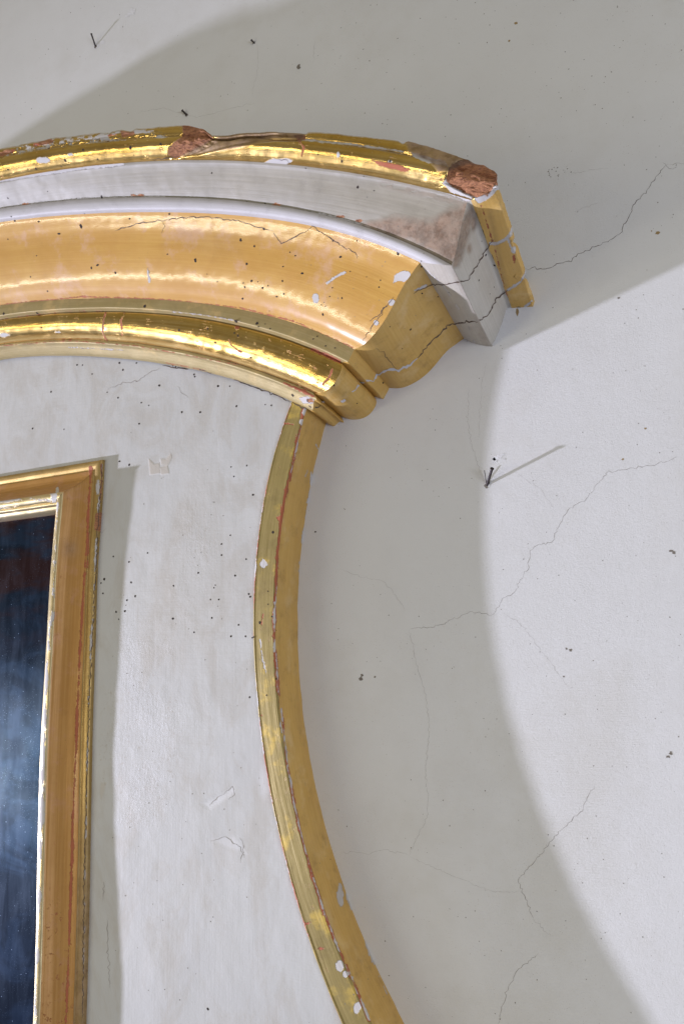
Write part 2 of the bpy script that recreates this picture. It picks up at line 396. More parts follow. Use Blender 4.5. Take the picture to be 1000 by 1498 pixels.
def damage_crown(P):
    """worn, chipped top outline and the bare-wood breaks of the crown bead"""
    U, V = proj(P)
    ux = [-40, 0, 20, 45, 60, 80, 100, 125, 140, 160, 178, 192, 200, 230, 262, 275, 296, 310, 325, 350, 400, 440, 446, 452, 480, 560, 583, 588, 592, 597, 612, 650, 668, 692, 706, 720, 740, 752]
    vx = [234, 221, 216, 211, 209, 203, 202, 199, 196, 196, 191, 195, 190, 187, 184, 184, 191, 203, 205, 200, 196, 198, 199, 195, 196, 204, 207, 211, 208, 206, 211, 222, 229, 237, 240, 247, 266, 282]
    vd = np.interp(U, ux, vx) + 2.4 * fbm(U * .12, V * 0 + 3, 4) * (U > -20)
    lim = V < vd
    dz = np.where(lim, (vd - V) * .00050, 0)
    P[..., 2] -= dz
    # planed-off facet after the knot
    k = mpoly(U, V, [(244, 232), (262, 214), (300, 196), (330, 190), (400, 190), (447, 196), (440, 205), (400, 206), (340, 213), (290, 226)], 10)
    P[..., 1] += np.clip(k - .3, 0, 1) * .004
    for poly, a in (([(246, 226), (247, 216), (268, 196), (266, 182), (300, 180), (314, 206), (290, 218), (256, 233)], .0035),
                    ([(650, 268), (655, 246), (668, 234), (692, 230), (720, 240), (745, 262), (742, 280), (722, 274), (715, 282), (692, 290), (672, 280)], .006)):
        k = mpoly(U, V, poly, 8)
        P[..., 1] += np.clip(k - .4, 0, .6) * (a + .009 * fbm(U * .07, V * .16, 4) + .0022 * fbm(U * .3, V * .6, 3))
    # small flakes lost along the upper edge on the left
    k = np.clip(fbm(U * .07, V * .16 + 40, 4) * 3 - .15, 0, 1) * (U < 250) * (V < vd + 13)
    P[..., 1] += k * .0022
    return P

W1 = [(246, 226), (247, 216), (268, 198), (266, 182), (300, 180), (312, 204), (290, 217), (256, 232)]
W2 = [(652, 266), (656, 246), (668, 237), (690, 228), (720, 240), (748, 262), (739, 274), (724, 271), (716, 282), (698, 289), (688, 286), (672, 279)]
SCR = [(262, 230), (300, 208), (330, 196), (400, 190), (446, 194), (444, 204), (400, 203), (350, 216), (300, 224)]
def m_crown(U, V, P):
    n = fbm(U * .06, V * .14, 4)
    chip = mx(mdot(U, V, 63, 234, 10, 5), mdot(U, V, 104, 226, 4, 2), mdot(U, V, 495, 226, 3, 4), mdot(U, V, 570, 236, 3, 2),
              mpoly(U, V, [(386, 238), (398, 232), (424, 232), (430, 236), (412, 243), (392, 244)]),
              mpoly(U, V, [(646, 268), (652, 262), (668, 274), (690, 284), (690, 292), (660, 282)]),
              mpoly(U, V, [(688, 285), (716, 279), (722, 268), (738, 272), (724, 276), (712, 290), (700, 296)]),
              mline(U, V, [(440, 204), (520, 212), (590, 222)], 2.5), mpoly(U, V, [(600, 222), (650, 236), (655, 244), (626, 238), (604, 230)]) * .96,
              .47 + .5 * np.clip(n * 2.4 - .25, -1, 1) * ((V < 0) | (U < 250)) * (pdist(U, V, [(0, 222), (80, 206), (160, 198), (256, 192)]) < 9) - .47 * (U > 250) - .47 * (pdist(U, V, [(0, 222), (80, 206), (160, 198), (256, 192)]) >= 9),
              .6 * mline(U, V, [(30, 222), (90, 210), (160, 196), (215, 190)], 6))
    bole = mx(mpoly(U, V, [(542, 234), (580, 240), (600, 248), (594, 252), (560, 244)]) , mline(U, V, [(438, 206), (444, 216), (441, 228)], 1.5),
              mline(U, V, [(0, 226), (20, 220)], 5), mline(U, V, [(52, 212), (76, 207)], 5), mline(U, V, [(150, 200), (170, 196)], 3))
    wood = mx(mpoly(U, V, W1), mpoly(U, V, W2), mpoly(U, V, [(55, 207), (75, 203), (78, 208), (60, 212)]), mpoly(U, V, [(176, 192), (196, 192), (198, 198), (180, 201)]), mline(U, V, [(0, 226), (14, 221)], 6), mpoly(U, V, [(430, 198), (447, 197), (446, 204), (436, 206)]))
    dirt = mx(np.clip(mpoly(U, V, SCR, 8) * 1.7 - .45, 0, .9), np.clip(mpoly(U, V, [(592, 204), (620, 208), (668, 224), (716, 240), (680, 240), (656, 250), (640, 250), (628, 236), (598, 222)], 8) * 1.8 - .4, 0, .9))
    return dict(chip=chip, bole=bole, wood=wood, dirt=dirt)
def m_crown_ret(U, V, P):
    chip = mx(mline(U, V, [(716, 357), (728, 356), (738, 350), (745, 345), (750, 332)], 4.5), mline(U, V, [(742, 348), (748, 364), (752, 370)], 3), mdot(U, V, 750, 366, 3.5, 6),
              mline(U, V, [(742, 424), (750, 420), (762, 411), (770, 395)], 3.5), mpoly(U, V, [(692, 290), (716, 279), (722, 264), (734, 274), (724, 282), (712, 292), (700, 298)]),
              mline(U, V, [(746, 460), (758, 458), (778, 440)], 3))
    return dict(chip=chip, bole=mx(mdot(U, V, 751, 378, 2, 6), mline(U, V, [(703, 300), (722, 360), (746, 455)], 1.5) * .96),
                wood=mpoly(U, V, [(690, 288), (700, 240), (748, 262), (738, 275), (724, 271), (712, 287)]), dirt=.35 * mline(U, V, [(716, 310), (742, 440)], 6))
def m_corona(U, V, P):
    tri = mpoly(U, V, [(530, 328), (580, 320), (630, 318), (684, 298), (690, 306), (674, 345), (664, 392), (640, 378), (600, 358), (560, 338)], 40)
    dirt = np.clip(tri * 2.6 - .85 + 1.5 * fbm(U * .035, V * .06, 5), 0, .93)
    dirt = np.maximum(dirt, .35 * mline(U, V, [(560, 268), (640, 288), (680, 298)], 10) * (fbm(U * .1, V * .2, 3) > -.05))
    chip = mx(mline(U, V, [(0, 306), (60, 297), (120, 291), (224, 288), (400, 304), (480, 315), (540, 332)], 3), mline(U, V, [(600, 264), (660, 283), (690, 295)], 5) * .97,
              mline(U, V, [(0, 264), (120, 246), (180, 240)], 5) * .96)
    return dict(chip=chip, dirt=dirt, wood=mx(mdot(U, V, 37, 299, 6, 2), mdot(U, V, 203, 286, 8, 2), mdot(U, V, 404, 299, 6, 2), mdot(U, V, 498, 317, 5, 1.6), mdot(U, V, 526, 323, 5, 2)))
def m_corona_ret(U, V, P):
    n = fbm(U * .08, V * .08, 4)
    return dict(dirt=np.clip(mx(mpoly(U, V, [(660, 340), (690, 300), (694, 310), (684, 350), (672, 390), (662, 392)], 16), .8 * mdot(U, V, 692, 326, 6, 14), .75 * mdot(U, V, 686, 364, 5, 9)) * 1.8 - .5 + .5 * n, 0, .8),
                chip=.3 * mdot(U, V, 700, 380, 20, 60))
def m_lip_ret(U, V, P):
    n = fbm(U * .1, V * .1, 4)
    return dict(dirt=np.clip(.35 * mline(U, V, [(660, 390), (690, 440), (712, 505)], 9) + n * .6, 0, .5), chip=.9 * mline(U, V, [(616, 388), (650, 420), (682, 470), (694, 500)], 3) * (n > -.05))
def m_cyma(U, V, P):
    n = fbm(U * .03, V * .05, 4)
    chip = mx(mdot(U, V, 461, 437, 5, 7), mline(U, V, [(478, 414), (488, 407), (504, 398)], 3.5), mpoly(U, V, [(578, 402), (588, 396), (600, 398), (602, 406), (592, 412), (582, 411), (574, 414)]),
              mdot(U, V, 573, 443, 5, 5), mdot(U, V, 549, 472, 4, 4), mline(U, V, [(216, 392), (217, 402), (219, 412)], 2.5))
    bole = mx(mdot(U, V, 596, 403, 5, 4), mline(U, V, [(0, 446), (120, 434), (240, 438), (350, 450), (430, 470), (515, 508)], 1.6) * .97)
    dirt = np.clip(.32 * mpoly(U, V, [(250, 325), (345, 335), (350, 372), (300, 372), (255, 350)], 30) + .2 * mdot(U, V, 400, 345, 60, 10), 0, 1) * .55
    return dict(chip=chip, bole=bole, dirt=dirt)
def m_cyma_ret(U, V, P):
    return dict(chip=mx(mdot(U, V, 586, 406, 4, 4), mdot(U, V, 566, 446, 3, 3), mline(U, V, [(606, 425), (622, 418)], 3)), dirt=.25 * np.clip(fbm(U * .03, V * .03, 3) + .3, 0, 1))
def m_fillet(U, V, P):
    return dict(bole=mx(mline(U, V, [(455, 510), (475, 518), (497, 528)], 3.5), mline(U, V, [(0, 467), (100, 455), (150, 455)], 1.2) * .9), chip=mline(U, V, [(250, 456), (300, 461), (352, 470)], 1.5) * .95,
                dirt=np.full(U.shape, .12))
def m_lbead(U, V, P):
    return dict(bole=mx(mline(U, V, [(155, 456), (150, 474), (151, 488), (157, 500)], 1.6), mline(U, V, [(182, 458), (177, 470), (179, 490)], 1.8), mdot(U, V, 347, 478, 3, 4),
                        mline(U, V, [(455, 511), (475, 519), (496, 530)], 4), mline(U, V, [(486, 540), (482, 550), (472, 562)], 2.5), mline(U, V, [(418, 560), (440, 568), (458, 577)], 3),
                        mline(U, V, [(335, 497), (338, 505), (352, 515)], 1.4), mline(U, V, [(130, 500), (160, 502)], 1.5)),
                chip=mx(mdot(U, V, 7, 490, 7, 3), mdot(U, V, 84, 486, 4, 1.5) * .9))
def m_neck(U, V, P):
    return dict(bole=mx(mline(U, V, [(415, 560), (458, 580)], 3), mline(U, V, [(0, 506), (100, 498), (200, 506), (350, 534)], 1.2) * .92, mline(U, V, [(240, 530), (300, 542)], 1.4) * .9),
                chip=mx(mpoly(U, V, [(436, 582), (448, 580), (460, 584), (458, 590), (442, 590)]), mline(U, V, [(100, 508), (180, 512)], 1.5) * .9), wood=mpoly(U, V, [(448, 584), (457, 583), (459, 588), (450, 588)]),
                dirt=np.full(U.shape, .1))

DEBUG = 0
def member(name, kt, kb, knots, n, mat_front, mat_ret, mf=None, mr=None, wobble=.0005, dmg=None, label=None):
    P = front_grid(kt, kb, knots, n); P = wob(P, wobble)
    if dmg: P = dmg(P)
    o = grid(name, P, mat_front, root, mf)
    n2 = max(4, n // 5)
    L = front_grid(kt, kb, knots, n2, S_COARSE)
    # keep the left half the same height where it meets the dense half
    l_ = grid('arch_half', L, mat_front, o)
    R_ = ret_grid(P)
    if name.startswith('crown'):
        # on the return the bead was cut as flat facets rather than a round
        tt = np.linspace(0, 1, n); kn = (0, .2, .5, 1) if name == 'crown_bead' else (0, 1); b_ = np.clip(np.linspace(0, 1, len(R_)) * 9, 0, 1)[:, None]
        for ax in (0, 2):
            src = R_[..., ax].copy(); idx = [int(k * (n - 1)) for k in kn]
            for i_ in range(len(R_)): R_[i_, :, ax] = src[i_] * (1 - b_[i_]) + np.interp(tt, kn, src[i_, idx]) * b_[i_]
        u_, v_ = proj(R_)
        R_[..., 0] += .0026 * fbm(R_[..., 1] * 150, R_[..., 2] * 12, 4) * np.clip(-R_[..., 1] * 200, 0, 1)
        R_[..., 0] -= .0022 * np.exp(-((v_ - 404) / 3.5) ** 2) * (u_ > 755) + .0016 * np.exp(-((v_ - 352) / 3) ** 2) * (u_ > 748)
    if DEBUG: print(name, 'mitre', [np.round(proj(P[-1, j])).tolist() for j in (0, n // 2, n - 1)], 'wall', [np.round(proj(R_[-1, j])).tolist() for j in (0, n // 2, n - 1)])
    r = grid('return', R_, mat_ret, o, mr, True)
    LR = ret_grid(L[:1], 20, -1); grid('return', LR, mat_ret, o)
    return o, P
def m_none(U, V, P): return {}
parts = {}
kn_up = [(.249, 0), (.2545, .15), (.260, .45), (.2625, .8), (.2605, 1)]
kn_cb = [(.2605, 0), (.262, .03), (.2665, .18), (.268, .38), (.266, .62), (.259, .86), (.253, .97), (.249, 1)]
def merge(a, b): return a + b
o, P_up = member('crown_fillet', 'crown_top', 'line1', kn_up, 40, M['burnished'], M['ochre_side'], m_crown, m_crown_ret, .0004, damage_crown)
o, P_cb = member('crown_bead', 'line1', 'bead_bot', kn_cb, 64, M['burnished'], M['ochre_side'], m_crown, m_crown_ret, .0004, damage_crown)
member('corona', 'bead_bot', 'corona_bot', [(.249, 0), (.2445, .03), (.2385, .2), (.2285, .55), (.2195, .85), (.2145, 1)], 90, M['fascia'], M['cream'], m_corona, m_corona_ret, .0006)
member('corona_lip', 'corona_bot', 'cyma_top', [(.2145, 0), (.2175, .1), (.2185, .5), (.2145, .9), (.208, 1)], 34, M['lip'], M['cream'], m_none, m_lip_ret, .0004)
member('cyma_moulding', 'cyma_top', 'cyma_bot', [(.208, 0), (.2045, .04), (.1990, .115), (.1925, .21), (.187, .32), (.182, .44), (.1755, .58), (.1675, .72), (.1590, .84), (.1505, .93), (.140, 1)], 200, M['ochre'], M['ochre_side'], m_cyma, m_cyma_ret, .00022)
member('fillet', 'cyma_bot', 'fillet_bot', [(.140, 0), (.1401, .05), (.1404, .4), (.1404, .78), (.1398, .86), (.1345, .92), (.131, 1)], 28, M['pale'], M['ochre_side'], m_fillet, m_none, .0003)
member('lower_bead', 'fillet_bot', 'lbead_bot', [(.131, 0), (.1338, .045), (.1352, .16), (.1341, .36), (.1300, .60), (.1228, .80), (.1135, .94), (.1025, 1)], 76, M['burnished'], M['ochre_side'], m_lbead, m_none, .0004)
member('neck_band', 'lbead_bot', 'board_top', [(.1045, 0), (.1048, .20), (.1035, .30), (.0975, .38), (.0915, .6), (.0845, .86), (.0795, .98), (.072, 1.0)], 44, M['pale'], M['ochre_side'], m_neck, m_none, .0004)
# top surface of the cornice, from the crown fillet back to the wall
S_ALL = np.concatenate([S_COARSE, np.linspace(-.02, 1, 400)])
K0 = np.concatenate([front_grid('crown_top', 'line1', kn_up, 10, S_COARSE)[:, 0], P_up[:, 0]], 0)
n = 14; T = np.linspace(0, 1, n)[None, :, None]
B0 = K0.copy(); B0[:, 1] = .002
grid('cornice_top', K0[:, None] * (1 - T) + B0[:, None] * T, M['back'], root)

# ------------------------------------------------------------------ body: painted board, gilt edge band, side
inner_px = [(425, 591), (414, 619), (397, 672), (385, 729), (376, 799), (372, 846), (369, 902), (369, 958), (373, 1000), (382, 1083), (400, 1189), (421, 1276), (446, 1359), (466, 1422), (496, 1490)]
arris_px = [(446, 600), (442, 622), (432, 664), (420, 715), (411, 762), (406, 818), (403, 883), (401, 930), (407, 1000), (420, 1113), (436, 1203), (456, 1277), (475, 1337), (496, 1389), (520, 1442), (540, 1492)]
def side_curve(pts, f):
    W = at([p[0] for p in pts], [p[1] for p in pts], f); z, x = W[:, 2], W[:, 0]
    c = np.polyfit(z, x, 4)
    zlo = z.min(); d1 = np.polyval(np.polyder(c), zlo); x0 = np.polyval(c, zlo)
    def g(zz):
        zz = np.asarray(zz, float); r = np.polyval(c, np.maximum(zz, zlo))
        t = np.minimum(zz - zlo, 0); L = .22
        return r + d1 * L * (1 - np.exp(t / L)) * -1
    return g
gi, ga = side_curve(inner_px, .072), side_curve(arris_px, .0755)
zs = np.concatenate([np.linspace(.262, -.33, 900), np.linspace(-.33, -.75, 60)[1:]])
def band_grid(ofs, sgn=1, z=zs, jit=.0003):
    """ofs: list of (t across from inner edge to arris, f)"""
    cols = []
    for t, f in ofs:
        x = gi(z) * (1 - t) + ga(z) * t
        x = x + jit * 2 * fbm(z * 60 + t * 9, z * 0 + t * 5, 3)
        if sgn < 0: x = 2 * XC - x
        cols.append(np.stack([x, -f * CAM_D + jit * fbm(z * 50 + 7, z * 0 + t * 11, 3), z], -1))
    return np.stack(cols, 1)
tb = np.linspace(0, 1, 44)
prof = np.interp(tb, [0, .03, .09, .13, .5, .93, 1], [.0675, .0725, .0738, .0732, .0748, .0762, .0748])
AR = [(444, 600), (432, 664), (420, 715), (411, 762), (406, 818), (403, 883), (401, 930), (407, 1000), (420, 1113), (436, 1203), (456, 1277), (475, 1337), (496, 1389), (520, 1442), (540, 1492)]
IN = inner_px
def m_band(U, V, P):
    ln = fbm(U * .2, V * .05, 4); d = pdist(U, V, AR)
    red = np.clip(.5 + (2.6 + 5 * ln - d) / 8, 0, 1)
    d2 = pdist(U, V, IN); pink = np.clip(.5 + (1.1 + 3.4 * fbm(U * .1 + 50, V * .03, 3) - d2) / 8, 0, 1)
    n2 = fbm(U * .12 + 9, V * .035 + 3, 4)
    chip = mx(mpoly(U, V, [(379, 824), (384, 817), (388, 820), (391, 826), (386, 832), (380, 828)]), mline(U, V, [(380, 935), (384, 965), (389, 985)], 2) * .97, mdot(U, V, 443, 618, 5, 5), mdot(U, V, 446, 603, 4, 5),
              mdot(U, V, 497, 1412, 6, 9), mdot(U, V, 505, 1425, 4, 5), mdot(U, V, 522, 1474, 5, 8), mdot(U, V, 402, 945, 3, 9), mdot(U, V, 422, 1122, 3, 8), mdot(U, V, 413, 1062, 3, 10),
              np.clip(.5 + (1.0 + 6 * n2 - d) / 8, 0, 1) * (V > 880), np.clip(.5 + (.3 + 4 * n2 - d2) / 8, 0, 1))
    bole = mx(red, pink, mline(U, V, [(414, 619), (428, 621)], 1.6), mline(U, V, [(385, 898), (382, 915)], 1.4), mline(U, V, [(446, 1352), (456, 1349)], 1.5), mdot(U, V, 470, 1388, 4, 1.5),
              mline(U, V, [(376, 1045), (383, 1046)], 1.3), mdot(U, V, 408, 758, 3, 4))
    return dict(chip=chip, bole=bole)
def m_side(U, V, P):
    d = pdist(U, V, AR); n2 = fbm(U * .12 + 9, V * .04 + 3, 4)
    BK = [(483, 621), (465, 672), (451, 729), (444, 790), (439, 874), (439, 944), (441, 1000), (446, 1053), (460, 1116), (476, 1199), (496, 1266), (520, 1339), (546, 1409), (566, 1455), (580, 1498)]
    b = pdist(U, V, BK)
    chip = mx(np.clip(.5 + (.2 + 7 * n2 - d) / 8, 0, 1), np.clip(.46 + (7 + 22 * fbm(U * .11, V * .035, 4) - b * 1.3 - 6) / 12, 0, 1),
              mline(U, V, [(462, 650), (468, 662)], 2) * .95, mline(U, V, [(446, 700), (450, 688)], 2) * .95, .93 * mdot(U, V, 498, 1310, 5, 18))
    bole = np.clip(.5 + (1.2 + 5 * fbm(U * .2, V * .05, 4) - d) / 8, 0, 1)
    return dict(chip=chip, bole=bole, dirt=.35 * np.clip(.3 + fbm(U * .05, V * .02, 3), 0, 1) + .25 * np.clip(1 - d / 12, 0, 1) * 0)
band = grid('edge_band', band_grid(list(zip(tb, prof))), M['band'], root, m_band)
grid('edge_band', band_grid(list(zip(tb[::6], prof[::6])), -1, zs[::8]), M['band'], root)
sb = []
for q in np.linspace(0, 1, 60):
    sb.append((1.0, .0748 * (1 - q) - .003 * q))
S_ = band_grid(sb, 1, zs, .0006); S_[..., 0] += (.0008 * np.sin(np.linspace(0, 1, 60) * math.pi))[None]
grid('side_panel', S_, M['ochre_side'], root, m_side)
grid('side_panel', band_grid([(1.0, .0748), (1.0, .04), (1.0, -.003)], -1, zs[::8]), M['ochre_side'], root)

zb = np.linspace(.36, -.75, 760); q = np.concatenate([np.linspace(0, .5, 40)[:-1], np.linspace(.5, 1, 440)])
xr = np.where(zb > .235, gi(.235), gi(np.minimum(zb, .235))) + .004
BX = (2 * XC - xr)[:, None] * (1 - q) + xr[:, None] * q
BZ = np.repeat(zb[:, None], len(q), 1)
BY = -.068 * CAM_D + .0011 * fbm(BX * 9, BZ * 7, 4) + .0004 * fbm(BX * 60, BZ * 45, 3)
def m_board(U, V, P):
    n = fbm(U * .02, V * .02, 4)
    patch = mx(.9 * mpoly(U, V, [(270, 700), (300, 660), (345, 700), (352, 790), (345, 870), (300, 960), (225, 960), (205, 850), (250, 790)], 40) * 1.0,
               .8 * mdot(U, V, 390, 800, 40, 120)) * .0
    fill = np.clip(mx(mpoly(U, V, [(218, 672), (226, 680), (233, 678), (234, 692), (220, 694)], 3), mpoly(U, V, [(235, 672), (243, 672), (250, 664), (251, 670), (246, 680), (236, 680)], 3),
                      mpoly(U, V, [(234, 684), (245, 681), (247, 692), (236, 694)], 3)) * 1.6, 0, 1)
    stain = np.clip(mpoly(U, V, [(285, 640), (330, 690), (350, 780), (360, 870), (330, 960), (260, 990), (195, 985), (200, 860), (240, 790), (262, 700)], 70) * 1.2 - .4 + n * 1.2, 0, 1) * .30
    stain = np.maximum(stain, .5 * np.clip(mpoly(U, V, [(306, 1228), (345, 1226), (358, 1262), (350, 1290), (325, 1268)], 5), 0, 1) * .35)
    pale = np.clip(mx(.8 * mpoly(U, V, [(294, 1176), (318, 1164), (340, 1150), (342, 1160), (306, 1184)], 5), .6 * mpoly(U, V, [(306, 1228), (340, 1224), (360, 1250), (330, 1240)], 6), .5 * mdot(U, V, 384, 1140, 8, 22)), 0, 1)
    gr = np.clip(mx(mdot(U, V, 255, 1032, 38, 9) * 1.5 - .3, .9 * mdot(U, V, 200, 1090, 60, 120) - .2, .6 * mdot(U, V, 285, 780, 30, 60) - .1, mdot(U, V, 190, 1300, 14, 14) - .1), 0, 1)
    gs = lambda x, y, a, b: np.exp(-((U - x) / a) ** 2 - ((V - y) / b) ** 2)
    txt = np.clip(gs(215, 1100, 70, 130) + gs(290, 800, 45, 110) + gs(185, 930, 45, 80) + n * 1.6 - .35, 0, 1) * .6
    o = dict(chip=np.maximum(fill, stain), bole=pale, wood=txt, dirt=gr * .9)
    o['chip'] = np.maximum(o['chip'], .8 * mpoly(U, V, [(148, 1146), (155, 1146), (153, 1160), (149, 1172), (146, 1160)], 3))
    return o
board = grid('painted_board', np.stack([BX, BY, BZ], -1), M['board'], root, m_board)
# underside closing the body
bx = float(ga(-.75)); make('base_panel', [(2 * XC - bx, .0, -.75), (bx, .0, -.75), (bx, -.045, -.75), (2 * XC - bx, -.045, -.75)], [[0, 1, 2, 3]], M['back'], root, False)

# ------------------------------------------------------------------ inner frame and mirror glass
XO, ZO, ZBOT = -.4712, .2062, -.62
def ofs_top(u, v, f): return ZO - float(at(u, v, f)[2])
pr_out = [(0, .066), (.0002, .0742), (.0012, .0760), (.0035, .0772), (.0062, .0768), (.0082, .0752), (.0092, .0742), (.0105, .0755)]
pr_cov = [(.0105, .0757), (.012, .0766), (.0155, .0775), (.021, .0815), (.0265, .0885), (.0305, .0965), (.0322, .0990), (.0326, .1005)]
pr_inn = [(.0326, .1005), (.0338, .1024), (.0358, .1032), (.0382, .1026), (.0400, .1005), (.0408, .0985), (.0412, .094)]
pr_reb = [(.0412, .094), (.0428, .0945), (.0440, .0925), (.0446, .0885), (.0462, .0880), (.0478, .0862), (.0492, .082), (.0500, .0755), (.0502, .0695)]
def rail(kind, prof, n, ns, zdense=True):
    K = np.array(prof); d = np.concatenate([[0], np.cumsum(np.hypot(np.diff(K[:, 0]), np.diff(K[:, 1] * .6)) + 1e-7)])
    qq = np.linspace(0, d[-1], n); o_ = np.interp(qq, d, K[:, 0]); f_ = np.interp(qq, d, K[:, 1])
    # soften the polyline
    for _ in range(max(1, n // 24)):
        o_[1:-1] = (o_[:-2] + 2 * o_[1:-1] + o_[2:]) / 4; f_[1:-1] = (f_[:-2] + 2 * f_[1:-1] + f_[2:]) / 4
    s = np.linspace(0, 1, ns)[:, None]; k0 = np.clip((o_ - .0105) / .0225, 0, 1); k0 = k0 * k0 * (3 - 2 * k0)
    z0 = (ZO - o_) * (1 - s) + ZBOT * s
    wz = np.clip((.19 - ((ZO - o_) * (1 - s) + ZBOT * s)) / .38, 0, 1) if kind in ('right', 'left') else np.zeros((ns, n))
    wz = wz ** .8 * (1 - .75 * np.clip((-.10 - z0) / .2, 0, 1)) if kind in ('right', 'left') else wz                                     # the stile sinks and spreads a little below the corner
    ff = .0755 + (f_ - .0755) * (1 - .26 * wz * (f_ > .0755)); oo = o_ + .0070 * wz * k0
    hw = (XO - XC) - o_; Y = -ff * CAM_D
    bow = lambda z: -.0042 * np.exp(-((z + .03) / .15) ** 2) - .0022 * np.exp(-((z - .1) / .06) ** 2)
    if kind in ('right', 'left'):
        z = (ZO - o_) * (1 - s) + (ZBOT + o_) * s
        x = XO - oo + bow(z)
        if kind == 'left': x = 2 * XC - x
    elif kind == 'top':
        s2 = s * 2 - 1; x = XC + hw * s2; z = np.broadcast_to(ZO - o_, x.shape)
    else:
        s2 = s * 2 - 1; x = XC + hw * s2; z = np.broadcast_to(ZBOT + o_, x.shape)
    P = np.stack([x, Y, z], -1).copy()
    a = .0005; P[..., 1] += a * fbm(P[..., 0] * 60, P[..., 2] * 60, 3)
    return P
def m_rout(U, V, P):
    e = [(150, 680), (147, 700), (142, 770), (138, 850), (134, 930), (131, 1000), (127, 1150), (124, 1300), (121, 1498)]
    d = pdist(U, V, e); n = fbm(U * .15, V * .05, 4)
    rl = pdist(U, V, [(133, 684), (128, 780), (120, 900), (115, 1000), (108, 1170), (103, 1330), (97, 1498)])
    return dict(chip=mx(np.clip(.46 + (.4 + 7 * n - d) / 8, 0, 1), mdot(U, V, 143, 712, 3, 12) * .98), bole=np.clip(.5 + (3.0 + 5 * fbm(U * .2, V * .02, 3) - rl) / 8, 0, 1) * np.where((V > 680), 1, 0),
                wood=mx(mpoly(U, V, [(140, 750), (150, 750), (150, 778), (138, 776)]), mline(U, V, [(148, 680), (149, 700), (147, 730)], 2)), dirt=np.clip((V - 1150) / 350, 0, .55) + .1)
def m_cove(U, V, P):
    rl = pdist(U, V, [(133, 684), (128, 780), (120, 900), (115, 1000), (108, 1170), (103, 1330), (97, 1498)])
    ie = pdist(U, V, [(84, 715), (82, 800), (76, 900), (67, 1000), (62, 1150), (58, 1300), (52, 1498)]); n = fbm(U * .2, V * .045, 4)
    return dict(bole=mx(np.clip(.5 + (1.4 + 4 * fbm(U * .2, V * .02, 3) - rl) / 8, 0, 1) * (V > 680), .35 * np.clip((V - 950) / 400, 0, 1) + 0 * U),
                chip=np.clip(.48 + (.8 + 12 * n - ie) / 8, 0, 1) * (V > 700), dirt=.5 * np.exp(-((U - 104) / 12) ** 2 - ((V - 803) / 14) ** 2))
def m_inn(U, V, P):
    ie = pdist(U, V, [(84, 715), (82, 800), (76, 900), (67, 1000), (62, 1150), (58, 1300), (52, 1498)]); n = fbm(U * .2, V * .045, 4)
    top = fbm(U * .09, V * .16, 4)
    fl = mx(mpoly(U, V, [(-5, 725), (10, 722), (26, 724), (32, 731), (14, 735), (-5, 736)]), mpoly(U, V, [(74, 722), (76, 708), (86, 710), (88, 716), (84, 722), (82, 738), (78, 740)]))
    return dict(chip=mx(np.clip(.48 + (1.0 + 12 * n - ie) / 8, 0, 1) * (V > 735), fl, np.clip(.3 + top * .9, 0, 1) * (V < 750)), bole=mline(U, V, [(60, 1150), (56, 1260), (50, 1330)], 3) * (.6 + n))
mr_ = {'outer_bead': (pr_out, M['old_gold'], m_rout, 26), 'inner_bead': (pr_inn, M['pale_leaf'], m_inn, 26), 'rebate': (pr_reb, M['pale_leaf'], m_none, 30)}
for kind in ('top', 'right', 'left', 'bottom'):
    dense = kind in ('top', 'right'); ns = 900 if dense else 30
    base = grid('frame_rail', rail(kind, pr_cov, 54 if dense else 10, ns), M['cove'], root, m_cove if dense else None)
    for nm, (pf, mt, mf, k) in mr_.items():
        grid(nm, rail(kind, pf, k if dense else 8, ns), mt, base, mf if dense else None)
gx = XO - XC - .0502 + .006
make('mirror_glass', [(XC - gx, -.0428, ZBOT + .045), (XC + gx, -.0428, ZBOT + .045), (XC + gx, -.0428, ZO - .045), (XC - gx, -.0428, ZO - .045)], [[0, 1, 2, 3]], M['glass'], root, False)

# ------------------------------------------------------------------ small marks, placed by looking along sight lines onto the built surfaces
bpy.context.view_layer.update()
dg = bpy.context.evaluated_depsgraph_get()
ORI = Vector((0, -CAM_D, 0))
def hit(u, v):
    d = Vector((RM @ np.array([u - CX, v - CY, F_PX])).tolist()).normalized()
    ok, loc, nor, idx, ob, mt = scene.ray_cast(dg, ORI, d)
    if not ok: return None
    if nor.dot(d) > 0: nor = -nor
    return loc, nor, ob
def top_owner(ob):
    return ob
def ribbons(name, lines, mat, parent, lift=.00012, jit=.8):
    V, F = [], []
    for pts, w in lines:
        if parent is wall: w *= .36
        Q = []
        for (x0, y0), (x1, y1) in zip(pts[:-1], pts[1:]):
            n = max(1, int(math.hypot(x1 - x0, y1 - y0) / 3.5))
            for i in range(n): Q.append((x0 + (x1 - x0) * i / n, y0 + (y1 - y0) * i / n))
        Q.append(pts[-1]); Q = np.array(Q, float)
        Q[1:-1] += rng.normal(size=(len(Q) - 2, 2)) * jit
        T = np.gradient(Q, axis=0); T /= np.linalg.norm(T, axis=1)[:, None] + 1e-9; N = np.stack([-T[:, 1], T[:, 0]], 1)
        m = len(Q); prev = None
        for i in range(m):
            ww = w * (.25 + .75 * min(1, min(i, m - 1 - i) / 3)) * random.uniform(.45, 1.35) / 2
            a = hit(*(Q[i] + N[i] * ww)); b = hit(*(Q[i] - N[i] * ww))
            if a is None or b is None or (a[0] - b[0]).length > .006: prev = None; continue
            V += [tuple(a[0] + a[1] * lift), tuple(b[0] + b[1] * lift)]; k = len(V) - 2
            if prev is not None and (Vector(V[prev]) - a[0]).length < .012: F.append([prev, prev + 1, k + 1, k])
            prev = k
    o = make(name, V, F, mat, parent, False); o['kind'] = 'stuff'; return o
